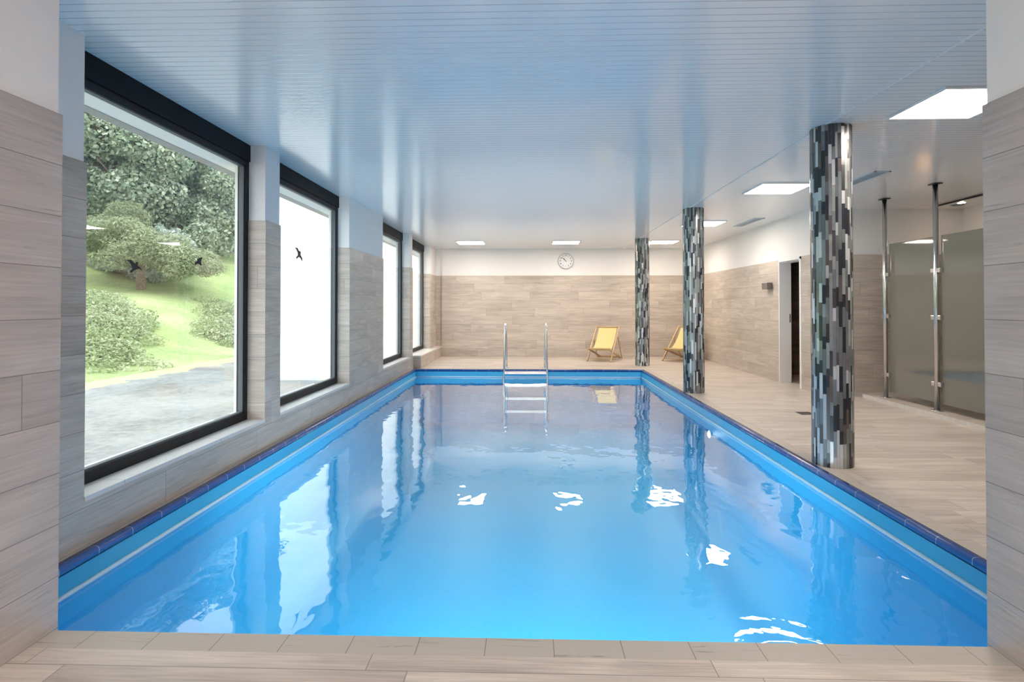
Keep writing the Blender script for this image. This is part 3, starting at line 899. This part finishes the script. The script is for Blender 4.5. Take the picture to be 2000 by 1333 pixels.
def crown_blobs(h, w, n, seed):
    rd = random.Random(seed); C_, R_ = [], []
    for i in range(n):
        a = rd.random() * 2 * PI; q = math.sqrt(rd.random()); z = h * (.25 + .72 * rd.random())
        env = math.sin(PI * min(1, max(.08, (z / h - .12) / .95))) ** .6
        C_.append((math.cos(a) * q * w * .8 * env, math.sin(a) * q * w * .8 * env, z))
        s = w * (.24 + .16 * rd.random()); R_.append((s, s, s * .75))
    return C_, R_
protos = []
for k in range(4):
    C_, R_ = crown_blobs(11 + k, 4.2 + .4 * k, 34, 40 + k)
    me = leaf_mesh('crown', C_, R_, 26000, .155, M['leaf_mid'] if k % 2 else M['leaf_cool'])
    b = trunk_mesh(9, .28, .3, 7, k); tr_ = b.build('trunk', M['trunk']); 
    protos.append((me, tr_.data)); bpy.data.objects.remove(tr_)
tree_spots = []
# (pixel column, distance y) rows: edge of the wood and denser trees behind
for (px, y, k, sc, lab) in ((455, 50, 0, .95, 'leafy tree at the right edge of the first window, top of the slope'),
                            (410, 46, 1, .8, 'lighter green leafy tree just left of the rightmost one on the slope'),
                            (372, 50, 2, 1.0, 'tall haze-greyed green tree in the middle of the window view'),
                            (335, 43, 3, .8, 'leafy tree behind the right side of the round pine'),
                            (300, 49, 0, 1.1, 'tall tree directly above the round pine, cool green'),
                            (262, 42, 1, 1.0, 'broad leafy tree behind the left half of the round pine'),
                            (225, 47, 2, 1.15, 'tall haze-paled tree near the left side of the window view'),
                            (190, 40, 3, 1.0, 'leafy tree at the left edge of the first window view'),
                            (150, 43, 0, 1.15, 'leafy tree mostly hidden by the left jamb of the first window'),
                            (440, 62, 3, 1.35, 'dark tree deep in the wood behind the right slope'),
                            (350, 60, 1, 1.5, 'large tree deep in the wood behind the middle of the view'),
                            (270, 58, 2, 1.5, 'large tree deep in the wood behind the round pine'),
                            (170, 57, 0, 1.4, 'large tree deep in the wood at the left of the view'),
                            ):
    x = (px - 1033) / 1100 * y
    root = empty('leafy_tree', (x, y, hill(x, y) - .4), random.Random(px).random() * 6)
    root.scale = (sc, sc, sc * 1.05)
    tag(root, lab, 'tree', 'trees of the wood outside')
    cr = bpy.data.objects.new('crown', protos[k][0]); COL.objects.link(cr); cr.parent = root
    tk = bpy.data.objects.new('trunk', protos[k][1]); COL.objects.link(tk); tk.parent = root
for q, (x, y, k, sc) in enumerate(((-33, 24, 1, 1.0), (-35, 15, 2, 1.0), (-33, 6, 3, 1.0), (-34, -3, 0, 1.0))):
    root = empty('leafy_tree', (x, y, hill(x, y) - .4), q * 1.7)
    root.scale = (sc, sc, sc * 1.05)
    tag(root, 'leafy tree left of the window view, ' + ('first beyond the left jamb', 'second beyond the left jamb', 'third beyond the left jamb', 'last and farthest to the left')[q], 'tree', 'trees continuing the wood to the left')
    cr = bpy.data.objects.new('crown', protos[k][0]); COL.objects.link(cr); cr.parent = root
    tk = bpy.data.objects.new('trunk', protos[k][1]); COL.objects.link(tk); tk.parent = root
# round pine in front of the wood
x, y = (258 - 1033) / 1100 * 33.5, 33.5
root = empty('pine_tree', (x, y, hill(x, y) - .1)); tag(root, 'low spreading round pine with a visible trunk at the edge of the lawn', 'tree')
C_, R_ = [], []
rd = random.Random(8)
for i in range(70):
    a = rd.random() * 2 * PI; q = math.sqrt(rd.random()) * 3.9
    C_.append((math.cos(a) * q + .2, math.sin(a) * q * .8, (1.3 - .7 * math.cos(a) * (q > 1.2)) + (3.0 - .5 * math.cos(a)) * (1 - (q / 4.5) ** 2) * rd.random() ** .6 + .3)); s = .7 + .45 * rd.random(); R_.append((s, s, s * .6))
cr = bpy.data.objects.new('crown', leaf_mesh('crown', C_, R_, 40000, .11, M['leaf_pine'], .28, .9)); COL.objects.link(cr); cr.parent = root
b = trunk_mesh(3.4, .22, .15, 9, 3); tk = b.build('trunk', M['trunk'], root)
# undergrowth below the pine and along the edge of the wood
for (px, y, w_, h_, lab) in ((185, 37, 2.6, 3.2, 'dark green bush behind the pine trunk on the left'), (300, 37, 2.8, 3.2, 'dark green bush under the right side of the pine'), (345, 41, 2.6, 3.4, 'bluish green bush where the wood meets the lawn'),
                             (385, 45, 3.0, 3.6, 'bush at the lawn edge below the smaller bird sticker'), (430, 49, 3.2, 4.0, 'bush at the top of the lawn near the window edge'), (470, 52, 2.8, 3.2, 'bush behind the first window right frame'), (240, 38, 2.8, 3.2, 'dark bush directly behind the pine trunk')):
    x = (px - 1033) / 1100 * y
    root = leaf_mesh('bush', [(rd.uniform(-.6, .6) * w_, rd.uniform(-.5, .5) * w_, h_ * rd.uniform(.25, .75)) for _ in range(9)], [(w_ * .42, w_ * .42, h_ * .36)] * 9, 6500, .15, M['leaf_mid'] if px % 2 else M['leaf_cool'])
    o = bpy.data.objects.new('bush', root); COL.objects.link(o); o.location = (x, y, hill(x, y) - .1)
    tag(o, lab, 'bush', 'bushes along the edge of the wood')
# ground cover mounds
for (pa, pb, ya, yb, h_, lab) in ((95, 262, 15.5, 29, 1.1, 'pale green mound of ground cover on the left of the lawn'), (385, 480, 25, 35, 1.1, 'grey green mound of ground cover on the right of the lawn')):
    ym = (ya + yb) / 2; x = ((pa + pb) / 2 - 1033) / 1100 * ym
    z0 = hill(x, ym)
    cs, rs = [], []
    for i in range(60):
        ty = rd.random(); tp = rd.random()
        edge = min(1, 3 * min(ty, 1 - ty)) * min(1, 3 * min(tp, 1 - tp))
        yy = ya + (yb - ya) * ty
        px_ = pa + (pb - pa) * tp
        xx = (px_ - 1033) / 1100 * yy
        cs.append((xx - x, yy - ym, hill(xx, yy) - z0 + h_ * .25 * edge)); rs.append((.85, .85, .30 * h_ + .2 * edge))
    o = bpy.data.objects.new('ground_cover', leaf_mesh('ground_cover', cs, rs, 26000, .07, M['leaf_cover'], .5, .9)); COL.objects.link(o)
    o.location = (x, ym, z0); tag(o, lab, 'shrub', 'ground cover mounds on the slope')
